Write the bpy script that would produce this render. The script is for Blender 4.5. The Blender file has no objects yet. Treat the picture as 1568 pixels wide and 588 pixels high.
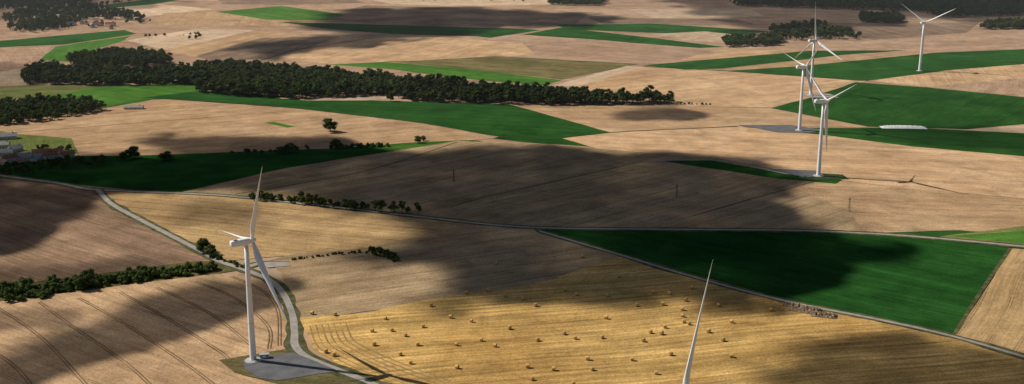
import bpy, bmesh, math, random
import numpy as np
from mathutils import Vector, noise, Matrix
random.seed(7)
H=300.0; F=1750.0; P=math.radians(14.85)
D=bpy.data; S=bpy.context.scene; COL=S.collection

def G(u,v,z=0.0):
    """surveyed bearing / depression of a ground point -> world metres"""
    x=(u-784)/F; y=(294-v)/F
    d=(x, math.cos(P)+y*math.sin(P), -math.sin(P)+y*math.cos(P))
    t=(H-z)/(-d[2])
    return Vector((d[0]*t,d[1]*t,z))

def link(o,parent=None):
    COL.objects.link(o)
    if parent: o.parent=parent
    return o
def mesh_obj(name,verts,faces,mats,parent=None,smooth=False,midx=None):
    m=D.meshes.new(name); m.from_pydata([tuple(v) for v in verts],[],faces); 
    for k in (mats if isinstance(mats,list) else [mats]): m.materials.append(k)
    if midx: m.polygons.foreach_set('material_index',midx)
    if smooth: m.polygons.foreach_set('use_smooth',[True]*len(m.polygons))
    m.update()
    return link(D.objects.new(name,m),parent)
def empty(name,loc=(0,0,0),rz=0):
    e=D.objects.new(name,None); e.location=loc; e.rotation_euler=(0,0,rz); e.empty_display_size=2
    return link(e)

# ------------------------------------------------------------ materials
def newmat(name):
    m=D.materials.new(name); m.use_nodes=True; nt=m.node_tree
    b=nt.nodes['Principled BSDF']; b.inputs['Roughness'].default_value=0.95
    b.inputs['Specular IOR Level'].default_value=0.1
    return m,nt,b
class N:
    def __init__(s,nt): s.nt=nt
    def n(s,t,**k):
        x=s.nt.nodes.new(t)
        for a,b in k.items(): setattr(x,a,b)
        return x
    def set(s,sock,v):
        if hasattr(v,'is_output'): s.nt.links.new(v,sock)
        else: sock.default_value=v
    def math(s,op,a,b=0.0,c=None,clamp=False):
        x=s.n('ShaderNodeMath',operation=op,use_clamp=clamp); s.set(x.inputs[0],a); s.set(x.inputs[1],b)
        if c is not None: s.set(x.inputs[2],c)
        return x.outputs[0]
    def mix(s,f,a,b,blend='MIX'):
        x=s.n('ShaderNodeMix',data_type='RGBA',blend_type=blend); s.set(x.inputs[0],f)
        s.set(x.inputs[6],a); s.set(x.inputs[7],b); return x.outputs[2]
    def noise(s,vec,scale,detail=3,rough=.5,dist=0):
        x=s.n('ShaderNodeTexNoise'); s.set(x.inputs['Vector'],vec); x.inputs['Scale'].default_value=scale
        x.inputs['Detail'].default_value=detail; x.inputs['Roughness'].default_value=rough
        x.inputs['Distortion'].default_value=dist
        return x.outputs['Fac']
    def ramp(s,f,lo,hi,a=0.0,b=1.0):
        x=s.n('ShaderNodeMapRange'); s.set(x.inputs[0],f); x.inputs[1].default_value=lo; x.inputs[2].default_value=hi
        x.inputs[3].default_value=a; x.inputs[4].default_value=b; return x.outputs[0]
def c4(c): return (c[0],c[1],c[2],1)
def mulc(c,k): return (c[0]*k,c[1]*k,c[2]*k,1)

def field_mat(name,c1,c2,ang,streak=.25,tram=24.0,tramk=.3,row=0.0,rowk=.0,fine=.36,patch=.008):
    m,nt,b=newmat(name); q=N(nt)
    g=q.n('ShaderNodeNewGeometry').outputs['Position']
    def dot(v):
        x=q.n('ShaderNodeVectorMath',operation='DOT_PRODUCT'); q.set(x.inputs[0],g); x.inputs[1].default_value=v
        return x.outputs['Value']
    wob=q.math('MULTIPLY',q.math('SUBTRACT',q.noise(g,.004,1),.5),22.0)
    a=dot((math.cos(ang),math.sin(ang),0)); n=q.math('ADD',dot((-math.sin(ang),math.cos(ang),0)),wob)
    cx=q.n('ShaderNodeCombineXYZ'); q.set(cx.inputs[0],q.math('MULTIPLY',a,.05)); q.set(cx.inputs[1],n)
    cx.inputs[2].default_value=random.random()*50
    big=q.ramp(q.noise(g,patch,6,.62,.6),.35,.65)
    col=q.mix(big,c4(c1),c4(c2))
    # long soft streaks following the drilling direction, two widths
    s1=q.ramp(q.noise(cx.outputs[0],.34,4,.65),.3,.7,1-streak*1.25,1+streak*1.25)
    s2=q.ramp(q.noise(cx.outputs[0],.055,2,.5),.35,.65,1-streak*.7,1+streak*.7)
    f=q.math('MULTIPLY',s1,s2)
    fn=q.ramp(q.noise(g,.6,4,.8),.3,.7,1-fine,1+fine)
    f=q.math('MULTIPLY',f,fn)
    fn2=q.ramp(q.noise(g,.035,5,.65,.8),.3,.7,.78,1.22)
    f=q.math('MULTIPLY',f,fn2)
    # a few broad darker blotches, placed at random
    st=q.ramp(q.noise(g,.011,3,.5,1.2),.56,.72,1.0,.80); f=q.math('MULTIPLY',f,st)
    if rowk>0:
        amp=q.math('MULTIPLY',q.ramp(q.noise(g,.02,2),.35,.65),rowk)
        w=q.math('SINE',q.math('MULTIPLY',n,2*math.pi/row)); f=q.math('MULTIPLY',f,q.math('ADD',q.math('MULTIPLY',w,amp),1.0))
    if tramk>0:
        fr=q.math('FRACT',q.math('DIVIDE',n,tram))
        d=q.math('ABSOLUTE',q.math('SUBTRACT',q.math('ABSOLUTE',q.math('SUBTRACT',fr,.5)),.9/tram))
        ln=q.math('LESS_THAN',d,.38/tram)
        brk=q.ramp(q.noise(g,.03,2),.35,.55)
        f=q.math('MULTIPLY',f,q.math('SUBTRACT',1.0,q.math('MULTIPLY',q.math('MULTIPLY',ln,brk),tramk)))
    col=q.mix(1.0,col,f,'MULTIPLY')
    q.set(b.inputs['Base Color'],col); b.inputs['Specular IOR Level'].default_value=0
    return m

def plain(name,c,var=.25,scale=.5,rough=.9,spec=.1,c2=None):
    m,nt,b=newmat(name); q=N(nt)
    g=q.n('ShaderNodeNewGeometry').outputs['Position']
    f=q.ramp(q.noise(g,scale,4,.6),.3,.7)
    q.set(b.inputs['Base Color'],q.mix(f,mulc(c,1-var),c4(c2) if c2 else mulc(c,1+var)))
    b.inputs['Roughness'].default_value=rough; b.inputs['Specular IOR Level'].default_value=spec
    return m

def leaf_mat(name,dark,light):
    m,nt,b=newmat(name); q=N(nt)
    g=q.n('ShaderNodeNewGeometry').outputs['Position']
    o=q.n('ShaderNodeObjectInfo').outputs['Random']
    f=q.math('ADD',q.math('MULTIPLY',q.ramp(q.noise(g,.35,3,.7),.3,.7),.5),q.math('MULTIPLY',o,.5))
    q.set(b.inputs['Base Color'],q.mix(f,c4(dark),c4(light))); b.inputs['Specular IOR Level'].default_value=.05
    return m
M_LEAF=leaf_mat('foliage',(.020,.036,.012),(.095,.125,.036))
M_BUSH=leaf_mat('bush_foliage',(.030,.052,.014),(.090,.125,.032))
M_BARK=plain('bark',(.07,.05,.035))
M_TRACK=plain('gravel_track',(.30,.27,.235),.2,.2)
M_PAD=plain('crane_pad_gravel',(.12,.12,.125),.25,.12)
M_VERGE=plain('verge_grass',(.05,.075,.022),.5,.12,c2=(.14,.12,.055))
M_DARKG=plain('rough_grass',(.035,.055,.02),.4,.15)
M_RUT=plain('wheel_rut_soil',(.16,.10,.055),.3,.2)
M_SWATH=plain('stubble_row_soil',(.27,.17,.075),.3,.2)  # darker brown than the stubble, for the headland rows
M_WHITE=plain('turbine_white_paint',(.78,.79,.80),.03,.3,.4,.4)
M_GREY=plain('grey_steel',(.35,.36,.37),.08,.5,.5,.4)
M_DSTEEL=plain('weathered_steel',(.07,.07,.07),.2,.5,.7,.2)
M_CONC=plain('concrete',(.38,.37,.35),.15,.6)
M_WALL=plain('rendered_wall',(.52,.48,.42),.12,.4)
M_ROOF=plain('clay_tile_roof',(.22,.11,.075),.3,1.2)
M_SLATE=plain('slate_roof',(.26,.265,.28),.25,1.2)
M_GLASS=plain('dark_glass',(.03,.035,.045),.1,.5,.15,.5)
M_WOOD=plain('weathered_wood',(.12,.09,.065),.3,2)
M_BALE=plain('straw',(.60,.39,.135),.25,1.5)
M_BALE2=plain('straw_end',(.34,.23,.10),.3,3)
M_CHALK=plain('chalk',(.74,.73,.70),.12,.4)
M_HEAP=plain('manure_heap',(.085,.06,.04),.5,.4,c2=(.28,.2,.13))

# ------------------------------------------------------------ ground
ZL=[0.02]
def nextz():
    ZL[0]+=0.006; return ZL[0]
def ground():
    m,nt,b=newmat('farmland'); q=N(nt)
    g=q.n('ShaderNodeNewGeometry').outputs['Position']
    mp=q.n('ShaderNodeMapping'); q.set(mp.inputs[0],g); mp.inputs['Rotation'].default_value=(0,0,.5); mp.inputs['Scale'].default_value=(.0022,.0042,0)
    v=q.n('ShaderNodeTexVoronoi'); q.set(v.inputs['Vector'],mp.outputs[0]); v.inputs['Scale'].default_value=1
    sp=q.n('ShaderNodeSeparateColor'); q.set(sp.inputs[0],v.outputs['Color'])
    r=q.n('ShaderNodeValToRGB'); r.color_ramp.interpolation='CONSTANT'
    cs=[(.40,.27,.16),(.035,.085,.02),(.46,.33,.21),(.22,.15,.10),(.38,.27,.18),(.05,.10,.03),(.43,.30,.18)]
    els=r.color_ramp.elements; els[0].color=c4(cs[0]); els[0].position=0; els[1].color=c4(cs[1]); els[1].position=.2
    for i,p in enumerate([.33,.5,.62,.8,.9]): e=els.new(p); e.color=c4(cs[i+2])
    q.set(r.inputs[0],sp.outputs[0])
    f=q.ramp(q.noise(g,.03,5,.6),.3,.7,.8,1.2)
    q.set(b.inputs['Base Color'],q.mix(1.0,r.outputs[0],f,'MULTIPLY')); b.inputs['Specular IOR Level'].default_value=0
    R=30000; n=24; vs=[]; fs=[]
    for j in range(n+1):
        for i in range(n+1): vs.append((-R+2*R*i/n,-R+2*R*j/n,0))
    for j in range(n):
        for i in range(n):
            a=j*(n+1)+i; fs.append((a,a+1,a+n+2,a+n+1))
    mesh_obj('ground',vs,fs,m)
ground()

KIND=dict(
 wheat=((.405,.255,.140),(.495,.330,.190),dict(streak=.14,tramk=.35)),
 pink=((.34,.218,.140),(.42,.285,.188),dict(streak=.15,tramk=.25)),
 beige=((.47,.34,.222),(.54,.40,.27),dict(streak=.10,tramk=.2)),
 stubble=((.41,.245,.082),(.53,.34,.122),dict(streak=.28,tramk=0,row=7.5,rowk=.17,fine=.40)),
 stub2=((.36,.232,.108),(.44,.292,.142),dict(streak=.2,tramk=.4,tram=20)),
 brown=((.20,.135,.092),(.27,.19,.13),dict(streak=.2,tramk=.2)),
 dbrown=((.185,.118,.076),(.26,.170,.108),dict(streak=.2,tramk=.3)),
 olive=((.11,.10,.040),(.17,.135,.060),dict(streak=.25,tramk=.2)),
 green=((.018,.066,.014),(.030,.096,.020),dict(streak=.16,tramk=.28,fine=.28)),
 lgreen=((.050,.130,.020),(.072,.165,.030),dict(streak=.15,tramk=.2)),
 dgreen=((.014,.060,.013),(.025,.090,.019),dict(streak=.18,tramk=.22,fine=.28)),
 grass=((.10,.125,.036),(.17,.17,.060),dict(streak=.15,tramk=0)),
 center=((.28,.192,.108),(.35,.25,.145),dict(streak=.17,tramk=.38,tram=27)),
)
def outline(pts,jit=1.2,step=18):
    w=[G(*p) for p in pts]; out=[]
    for i in range(len(w)):
        a,b=w[i],w[(i+1)%len(w)]; L=(b-a).length; st=step*max(1,a.y/1200)
        k=max(1,int(L/st))
        for j in range(k):
            p=a.lerp(b,j/k)
            if j: 
                nv=noise.noise_vector(p*.02); p=p+Vector((nv.x,nv.y,0))*jit*2
            out.append(p)
    return out
def field(kind,name,pts,rowdir=None,**over):
    w=outline(pts)
    if rowdir: a=G(*rowdir[0]); b=G(*rowdir[1]); d=b-a
    else:
        ww=[G(*p) for p in pts]; d=max(((ww[(i+1)%len(ww)]-ww[i]) for i in range(len(ww))),key=lambda e:e.length)
    ang=math.atan2(d.y,d.x)
    c1,c2,kw=KIND[kind]; kw=dict(kw); kw.update(over)
    k=random.uniform(.86,1.1)
    m=field_mat(name+'_'+kind,mulc(c1,k)[:3],mulc(c2,k)[:3],ang,**kw)
    z=nextz()
    return mesh_obj(name,[(p.x,p.y,z) for p in w],[tuple(range(len(w)))],m)
def smooth_line(w,n=8):
    out=[]
    for i in range(len(w)-1):
        p0=w[max(i-1,0)];p1=w[i];p2=w[i+1];p3=w[min(i+2,len(w)-1)]
        for j in range(n):
            t=j/n
            out.append(.5*((2*p1)+(p2-p0)*t+(2*p0-5*p1+4*p2-p3)*t*t+(3*p1-p0-3*p2+p3)*t**3))
    out.append(w[-1]); return out
def ribbon(name,pts,width,mat,off=0.0,parent=None,world=False,jit=.12):
    w=smooth_line([p if world else G(*p) for p in pts]); z=nextz(); vs=[];fs=[]
    for i,p in enumerate(w):
        t=(w[min(i+1,len(w)-1)]-w[max(i-1,0)]).normalized(); n=Vector((-t.y,t.x,0))
        k=width*(1+jit*noise.noise(p*.05+Vector((0,0,z*100))))
        for s in(-.5,.5): 
            r=p+n*(off+s*k); vs.append((r.x,r.y,z))
    for i in range(len(w)-1): fs.append((2*i,2*i+2,2*i+3,2*i+1))
    return mesh_obj(name,vs,fs,mat,parent)

# upper farmland, then individual parcels
field('pink','arable_field',[(-500,-60),(2100,-60),(2100,300),(1200,300),(800,240),(300,250),(-500,260)],patch=.004,tramk=0)
U=[
('beige','wheat_field',[(560,-2),(840,-4),(860,6),(700,10),(600,6)]),
('brown','shaded_field',[(330,-6),(520,-6),(560,4),(430,8),(340,6)]),
('pink','wheat_field',[(900,2),(1100,2),(1130,12),(960,14)]),
('beige','wheat_field',[(960,14),(1150,14),(1170,25),(1000,28)]),
('brown','shaded_field',[(900,27),(1130,30),(1160,38),(930,40)]),
('brown','shaded_field',[(560,8),(700,12),(900,22),(880,38),(640,42),(480,28)]),  # brown tone puts the cloud's shade into this field's colour
('brown','shaded_field',[(1200,30),(1320,36),(1500,34),(1480,50),(1340,62)]),
('pink','wheat_field',[(1330,62),(1480,50),(1700,52),(1700,66),(1420,80),(1280,76)]),
('green','crop_field',[(140,10),(250,-4),(300,-4),(200,12)]),
('beige','wheat_field',[(150,14),(240,6),(330,14),(200,28)]),
('lgreen','meadow',[(330,18),(430,9),(530,22),(500,31),(410,30)]),
('wheat','wheat_field',[(250,20),(330,18),(410,31),(500,32),(480,40),(330,40),(230,38)]),
('dgreen','crop_field',[(430,34),(520,36),(790,44),(740,56),(600,52),(500,44)]),
('green','crop_field',[(690,50),(790,44),(830,46),(750,58)]),
('green','crop_field',[(800,53),(860,42),(1000,58),(1110,72),(1060,74),(930,62)]),
('green','crop_field',[(850,38),(1000,36),(1180,48),(1130,54),(990,50),(870,45)]),
('beige','wheat_field',[(1000,52),(1080,48),(1140,55),(1110,66),(1050,62)]),
('beige','wheat_field',[(195,62),(300,44),(390,46),(330,60),(250,76)]),
('wheat','wheat_field',[(250,76),(330,60),(400,48),(470,54),(370,78),(300,88)]),
('brown','shaded_field',[(300,86),(400,58),(520,56),(470,74),(400,90),(330,95)]),
('wheat','wheat_field',[(400,90),(520,62),(650,55),(800,66),(820,84),(640,93),(510,98)]),
('pink','wheat_field',[(800,66),(920,62),(1100,76),(1060,92),(980,96),(830,84)]),
('wheat','wheat_field',[(1100,76),(1200,76),(1260,78),(1100,92),(1040,92)]),
('lgreen','meadow',[(60,92),(85,72),(120,66),(200,55),(190,62),(130,80),(110,95)]),
('green','crop_field',[(-40,66),(190,46),(210,52),(100,68),(-40,74)]),
('pink','wheat_field',[(-60,76),(80,70),(50,100),(-60,112)]),
('beige','wheat_field',[(-40,116),(50,102),(40,130),(-40,134)]),
('grass','meadow',[(-60,136),(120,128),(160,132),(60,150),(-60,152)]),
('lgreen','meadow',[(60,150),(160,132),(300,127),(320,140),(250,148),(200,160),(150,166)]),
('olive','fallow_field',[(640,93),(760,86),(980,98),(900,114),(860,122),(740,108),(590,94)]),
('lgreen','meadow',[(505,99),(590,95),(740,108),(860,123),(830,131),(700,120),(600,106)]),
('beige','wheat_field',[(840,132),(960,101),(990,103),(900,133)]),
('wheat','wheat_field',[(870,136),(985,103),(1110,109),(1330,123),(1240,150),(1180,165),(1040,162),(960,150)],[(900,135),(1110,112)]),
('green','crop_field',[(985,100),(1100,90),(1240,78),(1390,77),(1290,84),(1130,104),(1050,107)]),
('wheat','wheat_field',[(1090,107),(1290,85),(1420,79),(1440,80),(1300,95),(1180,108)]),
('green','crop_field',[(1110,109),(1230,101),(1430,81),(1700,70),(1700,90),(1568,99),(1400,118),(1320,124)]),
('wheat','wheat_field',[(1330,124),(1450,108),(1620,94),(1700,145),(1568,148),(1420,133)]),
('pink','wheat_field',[(1420,133),(1560,120),(1700,120),(1700,150),(1568,148)]),
('green','crop_field',[(1180,166),(1240,150),(1310,126),(1420,134),(1568,149),(1700,160),(1700,190),(1568,190),(1480,198),(1330,194)],[(1240,150),(1310,126)]),
('wheat','wheat_field',[(760,159),(1040,163),(1180,166),(1330,195),(1130,193),(940,204),(850,190)]),
('green','crop_field',[(215,150),(310,139),(500,152),(780,160),(860,182),(935,203),(860,212),(760,208),(640,188),(450,166),(300,155)],[(310,140),(780,160)]),
('beige','wheat_field',[(420,150),(570,145),(620,150),(560,154),(470,154)]),
('beige','wheat_field',[(1440,202),(1568,192),(1700,190),(1700,208),(1568,208)]),
('wheat','wheat_field',[(-60,195),(150,167),(250,152),(450,166),(640,188),(770,210),(650,225),(500,218),(400,236),(300,245),(100,232),(-60,225)],[(0,205),(450,170)]),
('grass','meadow',[(-60,190),(20,205),(110,212),(120,235),(-60,240)]),
('lgreen','meadow',[(405,188),(420,187),(452,194),(440,196)]),
('green','crop_field',[(770,208),(860,210),(930,226),(800,218),(755,212)]),
('green','crop_field',[(1100,196),(1240,196),(1400,196),(1600,206),(1700,215),(1700,250),(1568,240),(1380,226),(1250,207)]),
('wheat','wheat_field',[(860,212),(940,203),(1130,194),(1250,206),(1400,225),(1700,252),(1700,315),(1400,290),(1260,273),(1100,243),(930,232)],[(860,214),(1568,245)]),
]
for k in U: field(*k)
L=[
('dgreen','crop_field',[(-60,262),(90,240),(230,238),(500,228),(640,218),(740,216),(560,238),(440,257),(270,296),(130,284),(-60,268)]),
('lgreen','meadow',[(560,226),(640,218),(740,214),(650,224),(600,232)]),
('center','harvested_field',[(265,297),(450,256),(600,232),(700,216),(850,222),(1100,244),(1260,274),(1300,282),(1330,356),(1100,351),(800,348),(640,332),(400,303)],[(740,303),(985,247)]),
('wheat','wheat_field',[(1260,274),(1400,290),(1700,316),(1700,352),(1440,358),(1330,357),(1295,320),(1200,282)],[(1300,320),(1568,330)]),
('green','crop_field',[(1090,246),(1180,262),(1290,276),(1280,282),(1190,274),(1010,246)]),
('dbrown','shaded_field',[(-80,268),(140,290),(175,322),(250,356),(300,382),(330,400),(200,415),(-80,448)],[(0,300),(300,385)]),
('stub2','harvested_field',[(155,292),(330,300),(640,333),(720,344),(640,362),(560,380),(440,392),(345,400),(300,378),(205,332)],[(200,300),(640,340)]),
('center','harvested_field',[(430,420),(410,400),(445,390),(560,380),(640,362),(720,343),(800,349),(830,352),(960,392),(1200,462),(1100,470),(900,470),(640,468),(462,490)],[(460,470),(960,392)]),
('grass','meadow',[(1430,364),(1568,346),(1700,340),(1700,384),(1568,377)]),
('lgreen','meadow',[(1455,362),(1700,345),(1700,380),(1568,374)]),
('green','crop_field',[(1340,357),(1470,353),(1500,356),(1440,362)]),
('dgreen','crop_field',[(815,352),(1100,354),(1330,359),(1430,366),(1545,380),(1458,513),(1350,490),(1200,458),(1050,418),(950,391)],[(1200,458),(1458,512)]),
('stub2','wheat_field',[(1549,381),(1800,400),(1900,640),(1568,545),(1462,515)],[(1462,512),(1546,382)]),
('stubble','stubble_field',[(458,487),(560,480),(640,462),(820,435),(960,391),(1060,424),(1200,462),(1450,516),(1568,549),(1900,650),(1700,800),(700,800),(600,588),(545,575),(480,535)],[(620,560),(1300,500)]),
('wheat','wheat_field',[(-80,472),(150,443),(330,420),(400,418),(425,440),(448,480),(450,535),(360,552),(370,575),(430,590),(540,600),(600,700),(-200,700)],[(0,480),(300,588)]),
('olive','fallow_field',[(-80,452),(150,420),(300,400),(345,402),(380,412),(330,420),(150,443),(-80,472)]),
('olive','rough_grass',[(335,552),(450,533),(470,545),(520,575),(600,588),(560,600),(430,590),(360,572)]),
]
for k in L: field(*k)

# verges, lanes, tracks
def lane(pts,w,mat=M_TRACK,verge=3.5,name='farm_road'):
    if verge: ribbon('verge',pts,w+verge*2,M_VERGE,jit=.5)
    ribbon(name,pts,w,mat)
# stubble headland rows curling round the corner of the bale field
for k in range(7):
    ribbon('stubble_swath',[(466,500),(476,530),(503,550),(560,577),(640,608)],1.0,M_SWATH,off=4+4.2*k,jit=1.2)
lane([(-80,255),(0,269),(90,281),(150,291),(330,299),(480,314),(640,332),(800,348),(1000,351.5),(1200,353),(1330,358),(1430,365),(1568,378),(1700,392)],4.0)
lane([(150,291),(170,312),(215,337),(300,381),(335,400),(370,412),(410,428),(432,448),(447,480),(451,510),(452,530),(470,547),(520,568),(570,588),(640,620)],5.0)
lane([(440,404),(400,404),(375,410)],6,verge=2)
lane([(825,354),(950,391),(1060,424),(1200,461),(1350,491),(1460,516),(1568,547),(1700,585)],3.2,verge=3)
lane([(1000,247),(1100,246),(1190,264),(1240,272)],4,verge=0)
ribbon('verge',[(1462,512),(1500,450),(1547,381)],3,M_VERGE)
for l,w in [([(690,318),(740,303),(860,276),(985,247)],1.3),([(1060,331),(1200,291),(1262,275)],1.2),([(360,298),(560,262),(700,218)],1.2),
          ([(400,92),(470,74),(560,60)],4),([(985,102),(1110,109),(1330,124)],4),([(0,190),(150,167),(250,152),(450,166),(640,188),(770,210),(860,212)],3),
          ([(860,212),(940,203),(1130,194)],3),([(0,205),(450,170)],1.0)]:
    ribbon('field_boundary',l,w,M_DARKG,jit=.6)
# wheel ruts in the wheat
for l in [[(-20,462),(60,515),(130,588),(160,620)],[(60,463),(110,500),(190,555),(240,600)],[(120,457),(185,493),(280,555),(340,600)],
          [(183,448),(250,485),(330,535),(352,552)],[(240,441),(320,480),(385,530)],[(300,432),(360,458),(410,500),(412,535)],[(-60,510),(20,560),(60,610)],
          [(355,424),(400,445),(425,475),(428,530)]]:
    for o in(-.95,.95): ribbon('wheel_track',l,.75,M_RUT,off=o,jit=.7)
def pad(pts,mat=M_PAD,name='crane_pad'):
    w=[G(*p) for p in pts]; z=nextz(); mesh_obj(name,[(p.x,p.y,z) for p in w],[tuple(range(len(w)))],mat)
pad([(372,552),(448,541),(470,549),(520,570),(500,572),(425,584),(398,580),(375,566)])
pad([(1190,262),(1290,268),(1300,275),(1240,277)],M_DARKG); pad([(1175,259),(1250,262),(1262,270),(1230,272)])
pad([(1130,192),(1210,192),(1262,200),(1240,204),(1190,203)])
pad([(1225,143),(1270,144),(1285,150),(1240,150)],M_TRACK)
pad([(398,403),(440,402),(446,408),(410,411)],M_TRACK,'gravel_patch')
GZ=ZL[0]+.01

# ------------------------------------------------------------ wind turbines
def loft(rings,close=True):
    n=len(rings[0]); vs=[p for r in rings for p in r]; fs=[]
    for i in range(len(rings)-1):
        for j in range(n):
            a=i*n+j; b=i*n+(j+1)%n; fs.append((a,b,b+n,a+n))
    if close:
        fs.append(tuple(reversed(range(n)))); fs.append(tuple(range((len(rings)-1)*n,len(rings)*n)))
    return vs,fs
def blade_mesh(Lb=58.0,pitch=62):
    rings=[]; K=20
    for r in [0,1,2.2,4,6,8.5,11,15,20,26,32,38,43,47,50,51.8,52.7,53]:
        q=r/53; 
        if q<.04: ch=2.2; th=1.0
        elif q<.2: s=(q-.04)/.16; s=s*s*(3-2*s); ch=2.2+2.1*s; th=1.0-.68*s
        else: s=(q-.2)/.8; ch=4.3*(1-s)**.85*.9+.5*(1-s)+.15; th=.30-.12*s
        tw=math.radians(pitch+16*(1-q)**2)
        ring=[]
        for k in range(K):
            a=2*math.pi*k/K
            cx=math.cos(a)*.5; cy=math.sin(a)*.5*th
            if q>.04: cy*=0.55+.9*(0.5-cx); cx-=.12*min(1,(q-.04)/.16)
            x=cx*ch; y=cy*ch
            Y=x*math.cos(tw)-y*math.sin(tw); X=x*math.sin(tw)+y*math.cos(tw)
            ring.append((X+2.2*q*q,Y,r*Lb/53))
        rings.append(ring)
    return loft(rings)
bv,bf=blade_mesh(); BL=None
def circ(r,z,n=32,ax='Z',yo=0,zo=0):
    if ax=='Z': return [(r*math.cos(2*math.pi*k/n),r*math.sin(2*math.pi*k/n),z) for k in range(n)]
    return [(z,yo+r*math.cos(2*math.pi*k/n),zo+r*math.sin(2*math.pi*k/n)) for k in range(n)]
def turbine(base,t0,hub=81.6,yaw=29.0,tilt=4):
    global BL
    e=empty('wind_turbine',(base.x,base.y,GZ),math.radians(yaw))
    top=hub-2.0
    zs=[0,.35,top*.25,top*.5,top*.75,top]; rs=[2.25,2.2,2.05,1.85,1.6,1.3]
    v,f=loft([circ(r,z,40) for r,z in zip(rs,zs)]); mesh_obj('tower',v,f,M_WHITE,e,True)
    for fr in(.33,.66):
        zz=top*fr; rr=2.2+(1.3-2.2)*fr+.12; v,f=loft([circ(rr,zz-.12,40),circ(rr,zz+.12,40)]); mesh_obj('flange_ring',v,f,M_GREY,e)
    v,f=loft([circ(5.5,0,32),circ(5.2,.35,32),circ(2.6,.6,32)]); mesh_obj('foundation',v,f,M_CONC,e)
    v=[(x,y,z) for x in(-.55,.55) for y in(-2.45,-2.0) for z in(.9,3.1)]; fb=[(0,1,3,2),(4,6,7,5),(0,4,5,1),(2,3,7,6),(0,2,6,4),(1,5,7,3)]
    mesh_obj('door',v,fb,M_GREY,e)
    v=[(x,y,z) for x in(-.9,.9) for y in(-4.2,-2.2) for z in(.3,.9)]; mesh_obj('steps',v,fb,M_CONC,e)
    def sec(x,w,h,zc,n=24,p=4.0):
        r=[]
        for k in range(n):
            a=2*math.pi*k/n; c,s=math.cos(a),math.sin(a); m=(abs(c)**p+abs(s)**p)**(-1/p)
            r.append((x,w*c*m,zc+h*s*m))
        return r
    v,f=loft([sec(-10.6,1.3,1.4,hub+.35),sec(-10.3,1.8,1.9,hub+.25),sec(-6,2.05,2.2,hub+.1),sec(-1,2.1,2.3,hub),sec(1.8,1.95,2.1,hub),sec(2.8,1.5,1.6,hub)])
    mesh_obj('nacelle',v,f,M_WHITE,e,True)
    v=[(x,y,z) for x in(-8.6,-6.4) for y in(-1.1,1.1) for z in(hub+1.8,hub+2.9)]; mesh_obj('cooler',v,fb,M_GREY,e)
    v=[(x,y,z) for x in(-9.0,-8.9) for y in(-.05,.05) for z in(hub+1.5,hub+3.9)]; mesh_obj('wind_vane_mast',v,fb,M_GREY,e)
    r=D.objects.new('rotor',None); link(r,e); r.location=(4.3,0,hub+.1); r.rotation_euler=(0,math.radians(-tilt),0)
    v,f=loft([circ(a,b,28,'X') for a,b in[(1.3,-1.5),(1.85,-1.1),(2.0,0),(1.8,1.1),(1.35,2.0),(.7,2.6),(.1,2.8)]]); mesh_obj('hub_spinner',v,f,M_WHITE,r,True)
    for i in range(3):
        if BL is None:
            o=mesh_obj('blade',bv,bf,M_WHITE,r,True); BL=o.data
        else: o=link(D.objects.new('blade',BL),r)
        o.rotation_euler=(math.radians(-(t0+120*i)),0,0)
    return e
turbine(G(388,553),97,yaw=38,tilt=3)
turbine(G(1253,270),57,yaw=17); turbine(G(1224,200),78,yaw=22); turbine(G(1241,146),5,yaw=30); turbine(G(1408,109),58,yaw=45)
# nearest turbine: only one blade rises into the frame
hp=G(1036,612,116.0); turbine(Vector((hp.x,hp.y,0)),-12,hub=116,yaw=40)

# transformer cabin by the first turbine
def box(name,x0,x1,y0,y1,z0,z1,mat,parent):
    v=[(x,y,z) for x in(x0,x1) for y in(y0,y1) for z in(z0,z1)]
    return mesh_obj(name,v,[(0,1,3,2),(4,6,7,5),(0,4,5,1),(2,3,7,6),(0,2,6,4),(1,5,7,3)],mat,parent)
p=G(405,549); e=empty('transformer_cabin',(p.x,p.y,GZ),.2)
box('cabin_body',-3,3,-1.5,1.5,0,2.5,M_CONC,e); box('cabin_roof',-3.2,3.2,-1.7,1.7,2.5,2.75,M_GREY,e); box('cabin_door',-1,1,-1.56,-1.5,.1,2.2,M_WHITE,e); box('vent',1.6,2.6,-1.55,-1.5,1.2,2.0,M_GREY,e)

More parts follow.
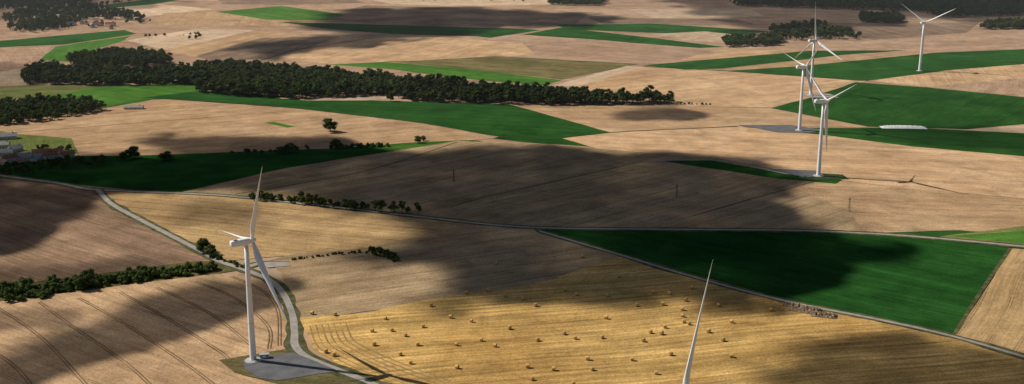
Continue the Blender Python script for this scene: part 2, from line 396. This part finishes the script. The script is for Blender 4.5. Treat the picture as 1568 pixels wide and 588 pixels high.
# ------------------------------------------------------------ trees
def tree_mesh(name,seed,h=14.0,w=5.5,lobes=10,leaves=90,ls=.8,leafmat=M_LEAF,low=.22):
    R=random.Random(seed); vs=[];fs=[];mi=[]
    def tube(a,b,ra,rb,n=6):
        d=(b-a).normalized(); x=d.orthogonal().normalized(); y=d.cross(x); o=len(vs)
        for p,r in((a,ra),(b,rb)):
            for k in range(n): vs.append(p+(x*math.cos(6.283*k/n)+y*math.sin(6.283*k/n))*r)
        for k in range(n): fs.append((o+k,o+(k+1)%n,o+n+(k+1)%n,o+n+k)); mi.append(0)
    top=Vector((R.uniform(-.4,.4),R.uniform(-.4,.4),h*.55)); tube(Vector((0,0,-.3)),top,h*.026,h*.013)
    cs=[]
    for i in range(lobes):
        a=R.uniform(0,6.283); q=R.random(); z=h*(low+.16+(.86-low-.16)*((i+.5)/lobes)); 
        rad=w*(1-abs((z/h-.5)/.62)**1.8)*R.uniform(.45,.75) if i<lobes-1 else 0
        c=Vector((math.cos(a)*rad,math.sin(a)*rad,z)); r=w*R.uniform(.33,.5)*(1.15-.5*(z/h))
        cs.append((c,r)); 
        if i%2==0: tube(Vector((0,0,h*R.uniform(.2,.45))),c,h*.010,h*.004,5)
    cs.append((Vector((0,0,h*.5)),w*.55))
    for c,r in cs:
        bm=bmesh.new(); bmesh.ops.create_icosphere(bm,subdivisions=2,radius=r*.78)
        o=len(vs)
        for v in bm.verts:
            k=1+.35*noise.noise(v.co*1.2/r*1.5+c); vs.append(c+Vector((v.co.x*k,v.co.y*k,v.co.z*k*.8)))
        for f in bm.faces: fs.append(tuple(o+v.index for v in f.verts)); mi.append(1)
        bm.free()
        for i in range(leaves):
            d=Vector((R.gauss(0,1),R.gauss(0,1),R.gauss(0,1))).normalized()
            p=c+Vector((d.x,d.y,d.z*.85))*r*R.uniform(.72,1.22)
            nrm=(d+Vector((R.uniform(-.9,.9),R.uniform(-.9,.9),R.uniform(-.6,.9)))).normalized()
            x=nrm.orthogonal().normalized(); y=nrm.cross(x); s=ls*R.uniform(.5,1.2); t=R.uniform(0,6.28)
            x,y=x*math.cos(t)+y*math.sin(t),y*math.cos(t)-x*math.sin(t)
            o=len(vs); vs.extend([p-x*s*.6,p-y*s*.45,p+x*s*.6,p+y*s*.45]); fs.append((o,o+1,o+2,o+3)); mi.append(1)
    m=D.meshes.new(name); m.from_pydata([tuple(v) for v in vs],[],fs); m.materials.append(M_BARK); m.materials.append(leafmat)
    m.polygons.foreach_set('material_index',mi); m.update(); return m
FT=[tree_mesh('forest_tree_mesh',s,h=14+R_,w=5.2) for s,R_ in((1,0),(2,2),(3,-1),(4,1),(5,0))]
BT=[tree_mesh('shrub_mesh',s,h=6,w=3.8,lobes=7,leaves=80,ls=.55,leafmat=M_BUSH,low=.0) for s in(11,12,13)]
HT=[tree_mesh('tree_mesh',s,h=14,w=6.2,lobes=16,leaves=170,ls=.6,leafmat=M_LEAF,low=.1) for s in(21,22,23)]
def inpoly(x,y,w):
    c=False; n=len(w); j=n-1
    for i in range(n):
        if (w[i].y>y)!=(w[j].y>y) and x<(w[j].x-w[i].x)*(y-w[i].y)/(w[j].y-w[i].y)+w[i].x: c=not c
        j=i
    return c
def mass(name,pts_w,meshes,smin,smax):
    e=empty(name,(pts_w[0].x,pts_w[0].y,0)); o0=Vector((pts_w[0].x,pts_w[0].y,0))
    for p in pts_w:
        o=D.objects.new('tree',random.choice(meshes)); s=random.uniform(smin,smax)*(1+.25*noise.noise(Vector((p.x*.02,p.y*.02,5))))
        o.location=(p.x-o0.x,p.y-o0.y,.1); o.scale=(s*random.uniform(.9,1.25),s*random.uniform(.9,1.25),s*random.uniform(.85,1.15)); o.rotation_euler=(0,0,random.uniform(0,6.28))
        link(o,e)
    return e
def wood(poly,sp=8.5,smin=.75,smax=1.2,name='woodland',meshes=None,drop=.05):
    w=[G(*p) for p in poly]; x0=min(p.x for p in w);x1=max(p.x for p in w);y0=min(p.y for p in w);y1=max(p.y for p in w)
    out=[]; y=y0
    while y<y1:
        x=x0+random.random()*sp
        while x<x1:
            px=x+random.uniform(-.4,.4)*sp; py=y+random.uniform(-.4,.4)*sp
            e1=noise.noise(Vector((px*.03,py*.03,3)))*14
            if inpoly(px+e1,py+e1*.6,w) and random.random()>drop: out.append(Vector((px,py,0)))
            x+=sp
        y+=sp*.9
    if out: mass(name,out,meshes or FT,smin,smax)
def row(pts,sp,meshes,smin,smax,name,spread=2.0,drop=.0):
    w=smooth_line([G(*p) for p in pts],6); out=[]; acc=0
    for i in range(len(w)-1):
        L=(w[i+1]-w[i]).length; acc+=L
        while acc>sp:
            acc-=sp; t=1-acc/L if L else 0; p=w[i].lerp(w[i+1],max(0,min(1,t)))
            if random.random()>=drop: out.append(p+Vector((random.uniform(-1,1),random.uniform(-1,1),0))*spread)
    if out: mass(name,out,meshes,smin,smax)
def tree(u,v,s=1.0,mesh=None,name='broadleaf_tree',wide=1.0):
    p=G(u,v); o=link(D.objects.new(name,mesh or random.choice(HT))); o.location=(p.x,p.y,.1); o.scale=(s*wide,s*wide,s); o.rotation_euler=(0,0,random.uniform(0,6.28))

wood([(297,142),(297,116),(350,106),(400,108),(470,114),(560,124),(640,130),(700,134),(760,140),(830,144),(950,156),(1032,154),(1030,160),(900,161),(790,161),(620,156),(600,146),(540,150),(430,152),(360,148)],sp=9.5,smin=.8,smax=1.6)
wood([(35,129),(38,112),(90,106),(130,115),(190,116),(250,112),(310,112),(310,130),(220,131),(120,131)],sp=9.5,smin=.8,smax=1.5)
wood([(98,97),(130,88),(190,84),(240,88),(268,98),(200,104),(150,108),(110,100)],sp=9.5,smin=.8,smax=1.5)
wood([(-60,196),(-60,166),(60,160),(120,162),(166,168),(140,174),(80,184),(20,192)],smin=.7,smax=1.2)
wood([(1105,73),(1110,60),(1150,62),(1200,58),(1190,70)],smin=.7,smax=1.2)
wood([(1180,60),(1180,45),(1240,38),(1290,48),(1320,58),(1250,62)],sp=12,smin=.7,smax=1.3,drop=.25)
wood([(1120,10),(1130,2),(1300,-8),(1700,-12),(1700,28),(1568,24),(1450,28),(1400,18),(1250,14)],sp=13,smax=1.5)
wood([(1315,35),(1320,24),(1380,28),(1380,36)]); wood([(1500,46),(1510,38),(1640,34),(1640,44)])
wood([(840,8),(845,0),(930,0),(920,10)],sp=11)
wood([(20,50),(5,30),(40,15),(130,8),(225,28),(220,34),(150,30),(100,42)],sp=15,drop=.25,smin=.7,smax=1.3)
wood([(-60,20),(-60,-8),(150,-8),(140,5),(40,14)],sp=14,drop=.1)
wood([(20,50),(30,42),(90,38),(110,44),(60,50)],sp=13,drop=.2,smin=.6,smax=1.1)
row([(215,58),(260,56),(310,54)],10,FT,.3,.7,'tree_row',3,.3)
row([(120,44),(170,38),(228,34)],11,FT,.5,1.0,'tree_row',6,.2)
row([(640,2),(720,1),(800,3)],14,FT,.4,.9,'tree_row',6,.35)
row([(150,10),(200,3),(250,-2)],12,FT,.5,1.0,'tree_row',5,.2)
row([(990,-1),(1060,0),(1130,3)],14,FT,.5,1.0,'tree_row',6,.3)
row([(375,306),(450,312),(540,321),(640,328)],6.5,FT,.4,.95,'tree_row',3,.1)
row([(380,303),(460,309),(560,319)],7,BT,.7,1.2,'hedge',2.5)
row([(345,238),(400,237),(468,233)],7,FT,.4,.7,'tree_row',3)
row([(500,228),(560,226),(600,224)],6,BT,.7,1.2,'hedge',2)
row([(1035,160),(1060,160),(1090,161)],6,BT,.4,.8,'hedge',2)
row([(1210,272),(1240,271)],9,BT,.3,.6,'hedge',2)
row([(-60,456),(60,447),(150,437),(250,424),(330,411)],2.8,BT,.6,1.5,'hedge',6)
row([(0,464),(90,449),(200,431),(290,414)],3.2,BT,.6,1.3,'hedge',5)
row([(0,448),(90,438),(180,428),(230,420)],5,BT,.8,1.9,'hedge',5,.2)
row([(440,400),(500,392),(560,388),(600,398)],3.0,BT,.25,.5,'hedge',1.6)
row([(560,384),(590,390),(608,400)],3,BT,.5,.9,'hedge',3)
row([(318,392),(350,402),(375,412)],4,BT,.4,.8,'hedge',2.5)
for a in [(506,202,1.35,1.3),(515,228,.9,1.4),(445,234,.9,1.3),(430,236,.7,1.3),(640,219,.7,1.1),(648,216,.5,1.2),(203,243,1.1,1.3),(255,246,.8,1.8),(190,246,.8,1.2),(45,130,.8,1),
          (598,155,1.1,1),(128,443,1.0,1.2),(310,386,.95,1.2),(322,391,.7,1.3),(300,60,.7,1),(290,60,.6,1),(306,57,.7,1),(1297,50,1.0,.9),(1310,60,.8,1),(215,36,.8,1)]:
    tree(a[0],a[1],a[2],wide=a[3])
wood([(-60,272),(-60,256),(40,255),(90,249),(165,246),(150,256),(60,265),(20,273)],sp=8,smin=.35,smax=.7,name='village_trees',drop=.1)
wood([(20,232),(60,226),(110,228),(130,238),(100,236),(50,232)],sp=15,smin=.35,smax=.7,name='village_trees',drop=.3)
wood([(-60,218),(-60,208),(0,214),(0,222)],sp=12,smin=.4,smax=.6,name='village_trees')
def house(u,v,rz,L=13,W=8,h=4.2,rh=3.6,roof=M_SLATE,name='stone_house'):
    p=G(u,v); e=empty(name,(p.x,p.y,GZ-.4),rz)
    box('walls',-L/2,L/2,-W/2,W/2,0,h,M_WALL,e)
    o=.5; v_=[(-L/2-o,-W/2-o,h-.2),(L/2+o,-W/2-o,h-.2),(L/2+o,W/2+o,h-.2),(-L/2-o,W/2+o,h-.2),(-L/2-o,0,h+rh),(L/2+o,0,h+rh)]
    mesh_obj('roof',v_,[(0,1,5,4),(2,3,4,5),(1,2,5),(3,0,4),(3,2,1,0)],roof,e)
    box('chimney',L*.3,L*.3+.9,-.4,.5,h+rh*.6,h+rh+1.1,M_ROOF,e)
    for sx in(-.35,-.12,.3): box('window',L*sx,L*sx+1.1,-W/2-.05,-W/2,1.1,2.5,M_GLASS,e)
    box('door',L*.08,L*.08+1.1,-W/2-.06,-W/2,.1,2.3,M_WOOD,e)
for a in [(64,238,.3,20,10),(86,237,1.2,15,9),(38,244,.1,17,9),(16,247,.9,15,9),(10,213,.4,24,10),(-10,218,1.3,14,8),(10,238,.2,15,9),(56,246,1.4,13,8),(78,243,.5,14,8),(24,232,1.0,15,9),(4,226,.2,16,9),(104,241,.6,14,8)]:
    house(*a,roof=random.choice([M_SLATE,M_ROOF,M_SLATE]))
for i in range(20): house(random.uniform(30,185),random.uniform(16,46),random.uniform(0,3),random.uniform(14,26),10,5,4.5,roof=random.choice([M_SLATE,M_ROOF]))
house(205,167,.05,26,8,3.0,2.2,M_SLATE,'barn'); house(1225,52,.3,22,10,4,3,M_ROOF,'barn'); house(1262,54,.8,18,9,4,3,M_SLATE,'barn')

# heaps
def heap(name,u,v,L,W,h,rz,mat,seed=0,rough=.4):
    p=G(u,v); vs=[];fs=[];n=44;m=22
    for j in range(m+1):
        for i in range(n+1):
            a=i/n*2-1;b=j/m*2-1; d=max(0,1-(abs(a)**5+abs(b)**2)); z=h*d**.6*(1+rough*noise.noise(Vector((a*L*.35,b*W*.35,seed)))*1.6)
            vs.append((a*L/2,b*W/2,z-.05))
    for j in range(m):
        for i in range(n): q=j*(n+1)+i; fs.append((q,q+1,q+n+2,q+n+1))
    o=mesh_obj(name,vs,fs,mat,None,True); o.location=(p.x,p.y,GZ); o.rotation_euler=(0,0,rz)
heap('chalk_heap',1383,196,58,15,1.9,-.08,M_CHALK,1,.7)
heap('manure_heap',1235,476,24,14,1.8,-.5,M_HEAP,2,.9); heap('manure_heap',1262,484,18,10,1.4,-.3,M_HEAP,5,.9); heap('manure_heap',1215,469,15,8,1.1,-.5,M_HEAP,8,.9)

# bales
def bale_mesh():
    R=1.0;Wd=.95; prof=[(0,-Wd),(.45,-Wd-.02),(.9,-Wd),(.98,-Wd+.07),(1.0,-Wd+.2),(1.01,0),(1.0,Wd-.2),(.98,Wd-.07),(.9,Wd),(.45,Wd+.02),(0,Wd)]
    n=24; vs=[];fs=[];mi=[]
    for r,x in prof:
        for k in range(n):
            a=6.28318*k/n; rr=max(r,.01)*R*(1+.02*math.sin(5*a)); vs.append((x,rr*math.cos(a),R*.96+rr*math.sin(a)))
    for i in range(len(prof)-1):
        for k in range(n): fs.append((i*n+k,i*n+(k+1)%n,(i+1)*n+(k+1)%n,(i+1)*n+k)); mi.append(1 if i<2 or i>7 else 0)
    m=D.meshes.new('straw_bale'); m.from_pydata(vs,[],fs); m.materials.append(M_BALE); m.materials.append(M_BALE2); m.polygons.foreach_set('material_index',mi)
    m.polygons.foreach_set('use_smooth',[True]*len(m.polygons)); return m
BM=bale_mesh()
bales=[(478,482),(513,484),(590,490),(648,502),(570,509),(600,508),(621,516),(573,530),(613,545),(629,558),(512,546),(499,541),(699,530),(722,494),(737,523),(758,532),(823,523),(864,513),(881,520),(922,519),(928,489),(985,524),(996,511),(1013,513),(1018,503),(1047,495),(1055,498),(1045,486),(1085,510),(1107,523),(1120,495),(900,552),(907,568),(848,568),(808,564),(815,583),(878,590),(968,553),(1027,545),(1180,477),
 (714,451),(747,447),(773,455),(800,460),(865,446),(883,453),(948,425),(1000,450),(1025,452),(1050,462),(892,395),(760,405),(1045,476),(1015,468),(1060,443),(820,470),(660,470),(690,488),(780,505),(1120,548),(1005,574),(700,565),(1100,470),(640,530),(930,455),(975,470)]
for u,v in bales:
    p=G(u,v); o=link(D.objects.new('straw_bale',BM)); o.location=(p.x,p.y,GZ-.15); o.rotation_euler=(0,0,random.uniform(-.5,.9)); s=random.uniform(1.1,1.35); o.scale=(s,s,s)

# overhead-line pylons
def pylon(u,v,h=13):
    p=G(u,v); e=empty('utility_pylon',(p.x,p.y,GZ-.3),.5)
    for sx in(-1,1):
        for sy in(-1,1):
            b=Vector((sx*.8,sy*.8,0)); t=Vector((sx*.15,sy*.15,h)); w=.1
            vs=[b+Vector((w*x,w*y,0)) for x,y in((-1,-1),(1,-1),(1,1),(-1,1))]+[t+Vector((w*x,w*y,0)) for x,y in((-1,-1),(1,-1),(1,1),(-1,1))]
            mesh_obj('leg',vs,[(0,1,5,4),(1,2,6,5),(2,3,7,6),(3,0,4,7),(4,5,6,7)],M_DSTEEL,e)
    for i in range(6):
        z=h*i/6+.8; r=.85-.6*i/6; box('brace',-r,r,-r-.05,-r+.05,z,z+.12,M_DSTEEL,e); box('brace',-r-.05,-r+.05,-r,r,z+.3,z+.42,M_DSTEEL,e)
    box('crossarm',-2,2,-.12,.12,h-1.2,h-.95,M_DSTEEL,e); box('crossarm',-1.4,1.4,-.12,.12,h+.0,h+.25,M_DSTEEL,e)
for a in[(695,279),(1036,303),(1300,324)]: pylon(*a)

# ------------------------------------------------------------ sun, sky, clouds
EL=math.radians(42); sd=Vector((.958,-.285,0)).normalized()      # horizontal direction of the shadows
ray=Vector((sd.x*math.cos(EL),sd.y*math.cos(EL),-math.sin(EL)))
sun=D.lights.new('sun','SUN'); sun.energy=5.0; sun.angle=math.radians(.5); sun.color=(1,.94,.84)
so=link(D.objects.new('sun',sun)); so.rotation_euler=ray.to_track_quat('-Z','Y').to_euler(); so.location=(-500,200,900)
w=D.worlds.new('World'); S.world=w; w.use_nodes=True; nt=w.node_tree; bg=nt.nodes['Background']
sk=nt.nodes.new('ShaderNodeTexSky'); sk.sky_type='NISHITA'; sk.sun_disc=False; sk.sun_elevation=EL; sk.sun_rotation=math.atan2(-sd.x,-sd.y)
nt.links.new(sk.outputs[0],bg.inputs[0]); bg.inputs[1].default_value=.05

mh=D.materials.new('thin_haze'); mh.use_nodes=True; nt=mh.node_tree
nt.nodes.remove(nt.nodes['Principled BSDF']); vo=nt.nodes.new('ShaderNodeVolumeScatter'); vo.inputs['Color'].default_value=(.90,.95,1,1)
vo.inputs['Density'].default_value=4.2e-5; vo.inputs['Anisotropy'].default_value=.2
nt.links.new(vo.outputs[0],[n_ for n_ in nt.nodes if n_.type=='OUTPUT_MATERIAL'][0].inputs['Volume'])
# the haze lies over the distant farmland, thinning out before the near fields
v=[(x,y,z) for x in(-9000,9000) for y in(1150,14000) for z in(-5,420)]
mesh_obj('haze',v,[(0,1,3,2),(4,6,7,5),(0,4,5,1),(2,3,7,6),(0,2,6,4),(1,5,7,3)],mh)

mc=D.materials.new('cloud_vapour'); mc.use_nodes=True; nt=mc.node_tree; q=N(nt)
for n_ in list(nt.nodes):
    if n_.type=='BSDF_PRINCIPLED': nt.nodes.remove(n_)
out=[n_ for n_ in nt.nodes if n_.type=='OUTPUT_MATERIAL'][0]
at=q.n('ShaderNodeAttribute',attribute_name='cover'); tr=q.n('ShaderNodeBsdfTransparent'); df=q.n('ShaderNodeBsdfDiffuse'); df.inputs[0].default_value=(.85,.86,.88,1)
tl=q.n('ShaderNodeBsdfTranslucent'); tl.inputs[0].default_value=(.8,.8,.8,1); m1=q.n('ShaderNodeMixShader'); m1.inputs[0].default_value=.06
nt.links.new(df.outputs[0],m1.inputs[1]); nt.links.new(tl.outputs[0],m1.inputs[2])
m2=q.n('ShaderNodeMixShader'); nt.links.new(at.outputs['Fac'],m2.inputs[0]); nt.links.new(tr.outputs[0],m2.inputs[1]); nt.links.new(m1.outputs[0],m2.inputs[2]); nt.links.new(m2.outputs[0],out.inputs[0])
ALT=[700.0]; NF=[0]
def cloud(pts,dens=.92,soft=35,cell=9,rag=28,seed=0):
    ALT[0]+=8; A=ALT[0]
    off=-ray*(A/(-ray.z))          # the cloud stands up-sun of its shadow
    w=np.array([(G(*p).x,G(*p).y) for p in pts]); x0,y0=w.min(0)-soft-rag;x1,y1=w.max(0)+soft+rag
    nx=int((x1-x0)/cell)+1; ny=int((y1-y0)/cell)+1
    if nx*ny>70000:
        k=math.sqrt(nx*ny/70000); cell*=k; nx=int((x1-x0)/cell)+1; ny=int((y1-y0)/cell)+1
    X,Y=np.meshgrid(x0+np.arange(nx)*cell,y0+np.arange(ny)*cell); X=X.ravel();Y=Y.ravel()
    dist=np.full(X.shape,1e9); ins=np.zeros(X.shape,bool); n=len(w)
    for i in range(n):
        a=w[i];b=w[(i+1)%n]; d=b-a; t=np.clip(((X-a[0])*d[0]+(Y-a[1])*d[1])/max(d@d,1e-6),0,1)
        dist=np.minimum(dist,np.hypot(X-a[0]-t*d[0],Y-a[1]-t*d[1]))
        if a[1]!=b[1]:
            c=((a[1]>Y)!=(b[1]>Y))&(X<(b[0]-a[0])*(Y-a[1])/(b[1]-a[1])+a[0]); ins^=c
    sdn=np.where(ins,dist,-dist)
    ns=np.array([noise.fractal(Vector((x*.012,y*.012,seed)),1.0,2.0,5) for x,y in zip(X.tolist(),Y.tolist())])
    n2=np.array([noise.noise(Vector((x*.006,y*.006,seed+9))) for x,y in zip(X.tolist(),Y.tolist())])
    s=np.clip((sdn+ns*rag*1.8+n2*rag+soft*.6)/(soft*1.5),0,1); s=s*s*(3-2*s)*dens*np.clip(1+.14*ns,0,1.06)
    s=np.clip(s,0,1)
    Z=A+s*12*(1+ns)
    idx=-np.ones(nx*ny,int)
    sg=s.reshape(ny,nx); keep=(np.maximum.reduce([sg[:-1,:-1],sg[1:,:-1],sg[:-1,1:],sg[1:,1:]])>0.002)
    js,is_=np.nonzero(keep); a=js*nx+is_
    F_=np.stack([a,a+1,a+nx+1,a+nx],1); used=np.unique(F_); idx[used]=np.arange(len(used)); F_=idx[F_]
    V=np.stack([X[used]+off.x,Y[used]+off.y,Z[used]],1)
    m=D.meshes.new('cloud'); m.from_pydata(V.tolist(),[],F_.tolist()); m.materials.append(mc)
    at=m.attributes.new('cover','FLOAT','POINT'); at.data.foreach_set('value',s[used].astype(np.float32))
    m.polygons.foreach_set('use_smooth',[True]*len(m.polygons)); m.update()
    NF[0]+=len(F_)
    link(D.objects.new('cloud',m))
cloud([(-300,236),(0,240),(200,238),(290,238),(360,222),(480,214),(640,226),(700,220),(780,220),(900,230),(1050,236),(1130,240),(1200,262),(1250,290),(1265,325),(1320,345),(1350,370),(1410,402),(1390,415),(1300,425),(1230,452),(1150,474),(1040,482),(960,500),(870,499),(790,486),(720,474),(650,452),(640,425),(560,402),(500,388),(590,372),(620,350),(560,330),(400,308),(300,300),(150,290),(-300,262)],.99,30,seed=1)
cloud([(-400,262),(0,268),(150,288),(190,330),(170,352),(100,350),(60,372),(10,395),(-400,420)],.95,25,seed=2)
cloud([(170,217),(240,206),(330,203),(460,208),(530,214),(420,240),(290,248),(220,234)],.93,25,seed=3)
cloud([(150,470),(260,438),(400,418),(445,440),(445,472),(380,482),(300,503),(250,532),(120,562),(40,590),(-100,610),(-60,560),(60,525)],.88,16,seed=4,rag=26,cell=6)
cloud([(-100,480),(60,470),(110,478),(60,500),(-100,520)],.6,14,seed=24,rag=20,cell=6)
cloud([(-100,425),(60,400),(200,380),(310,398),(200,428),(60,440),(-100,470)],.55,20,seed=14)
cloud([(1120,585),(1160,555),(1240,520),(1330,500),(1420,498),(1500,528),(1620,552),(1700,660),(1400,660),(1240,620)],.88,22,seed=5,cell=6,rag=34)
cloud([(340,72),(500,50),(450,30),(540,12),(700,10),(900,20),(960,30),(880,42),(760,44),(640,62),(500,78),(410,92)],.95,45,seed=6,cell=14,rag=35)
cloud([(905,174),(950,168),(1050,168),(1070,174),(1030,184),(940,186)],.85,16,seed=7,rag=20)
cloud([(980,-8),(1300,0),(1700,10),(1700,40),(1420,30),(1300,48),(1150,60),(1100,36)],.8,45,seed=8,cell=14,rag=40)
cloud([(-200,-10),(260,-6),(300,2),(160,22),(-200,40)],.6,45,seed=9,cell=14,rag=40)
cloud([(-200,98),(40,96),(120,120),(60,134),(-200,140)],.6,25,seed=10)
cloud([(620,118),(900,140),(1060,156),(1030,164),(800,160),(660,150)],.4,25,seed=12)
cloud([(230,300),(330,300),(420,330),(400,345),(300,340)],.5,20,seed=13)
cloud([(1400,200),(1700,205),(1700,232),(1480,232),(1300,216)],.5,25,seed=15)

# ------------------------------------------------------------ camera
cam=D.cameras.new('camera'); cam.sensor_width=36; cam.lens=36*F/1568; cam.clip_start=1; cam.clip_end=80000
co=link(D.objects.new('camera',cam)); co.location=(0,0,H); co.rotation_euler=(math.pi/2-P,0,0); S.camera=co
S.view_settings.view_transform='Standard'; S.view_settings.look='None'; S.view_settings.exposure=0
print('objects',len(D.objects),'GZ',GZ,'cloudfaces',NF)
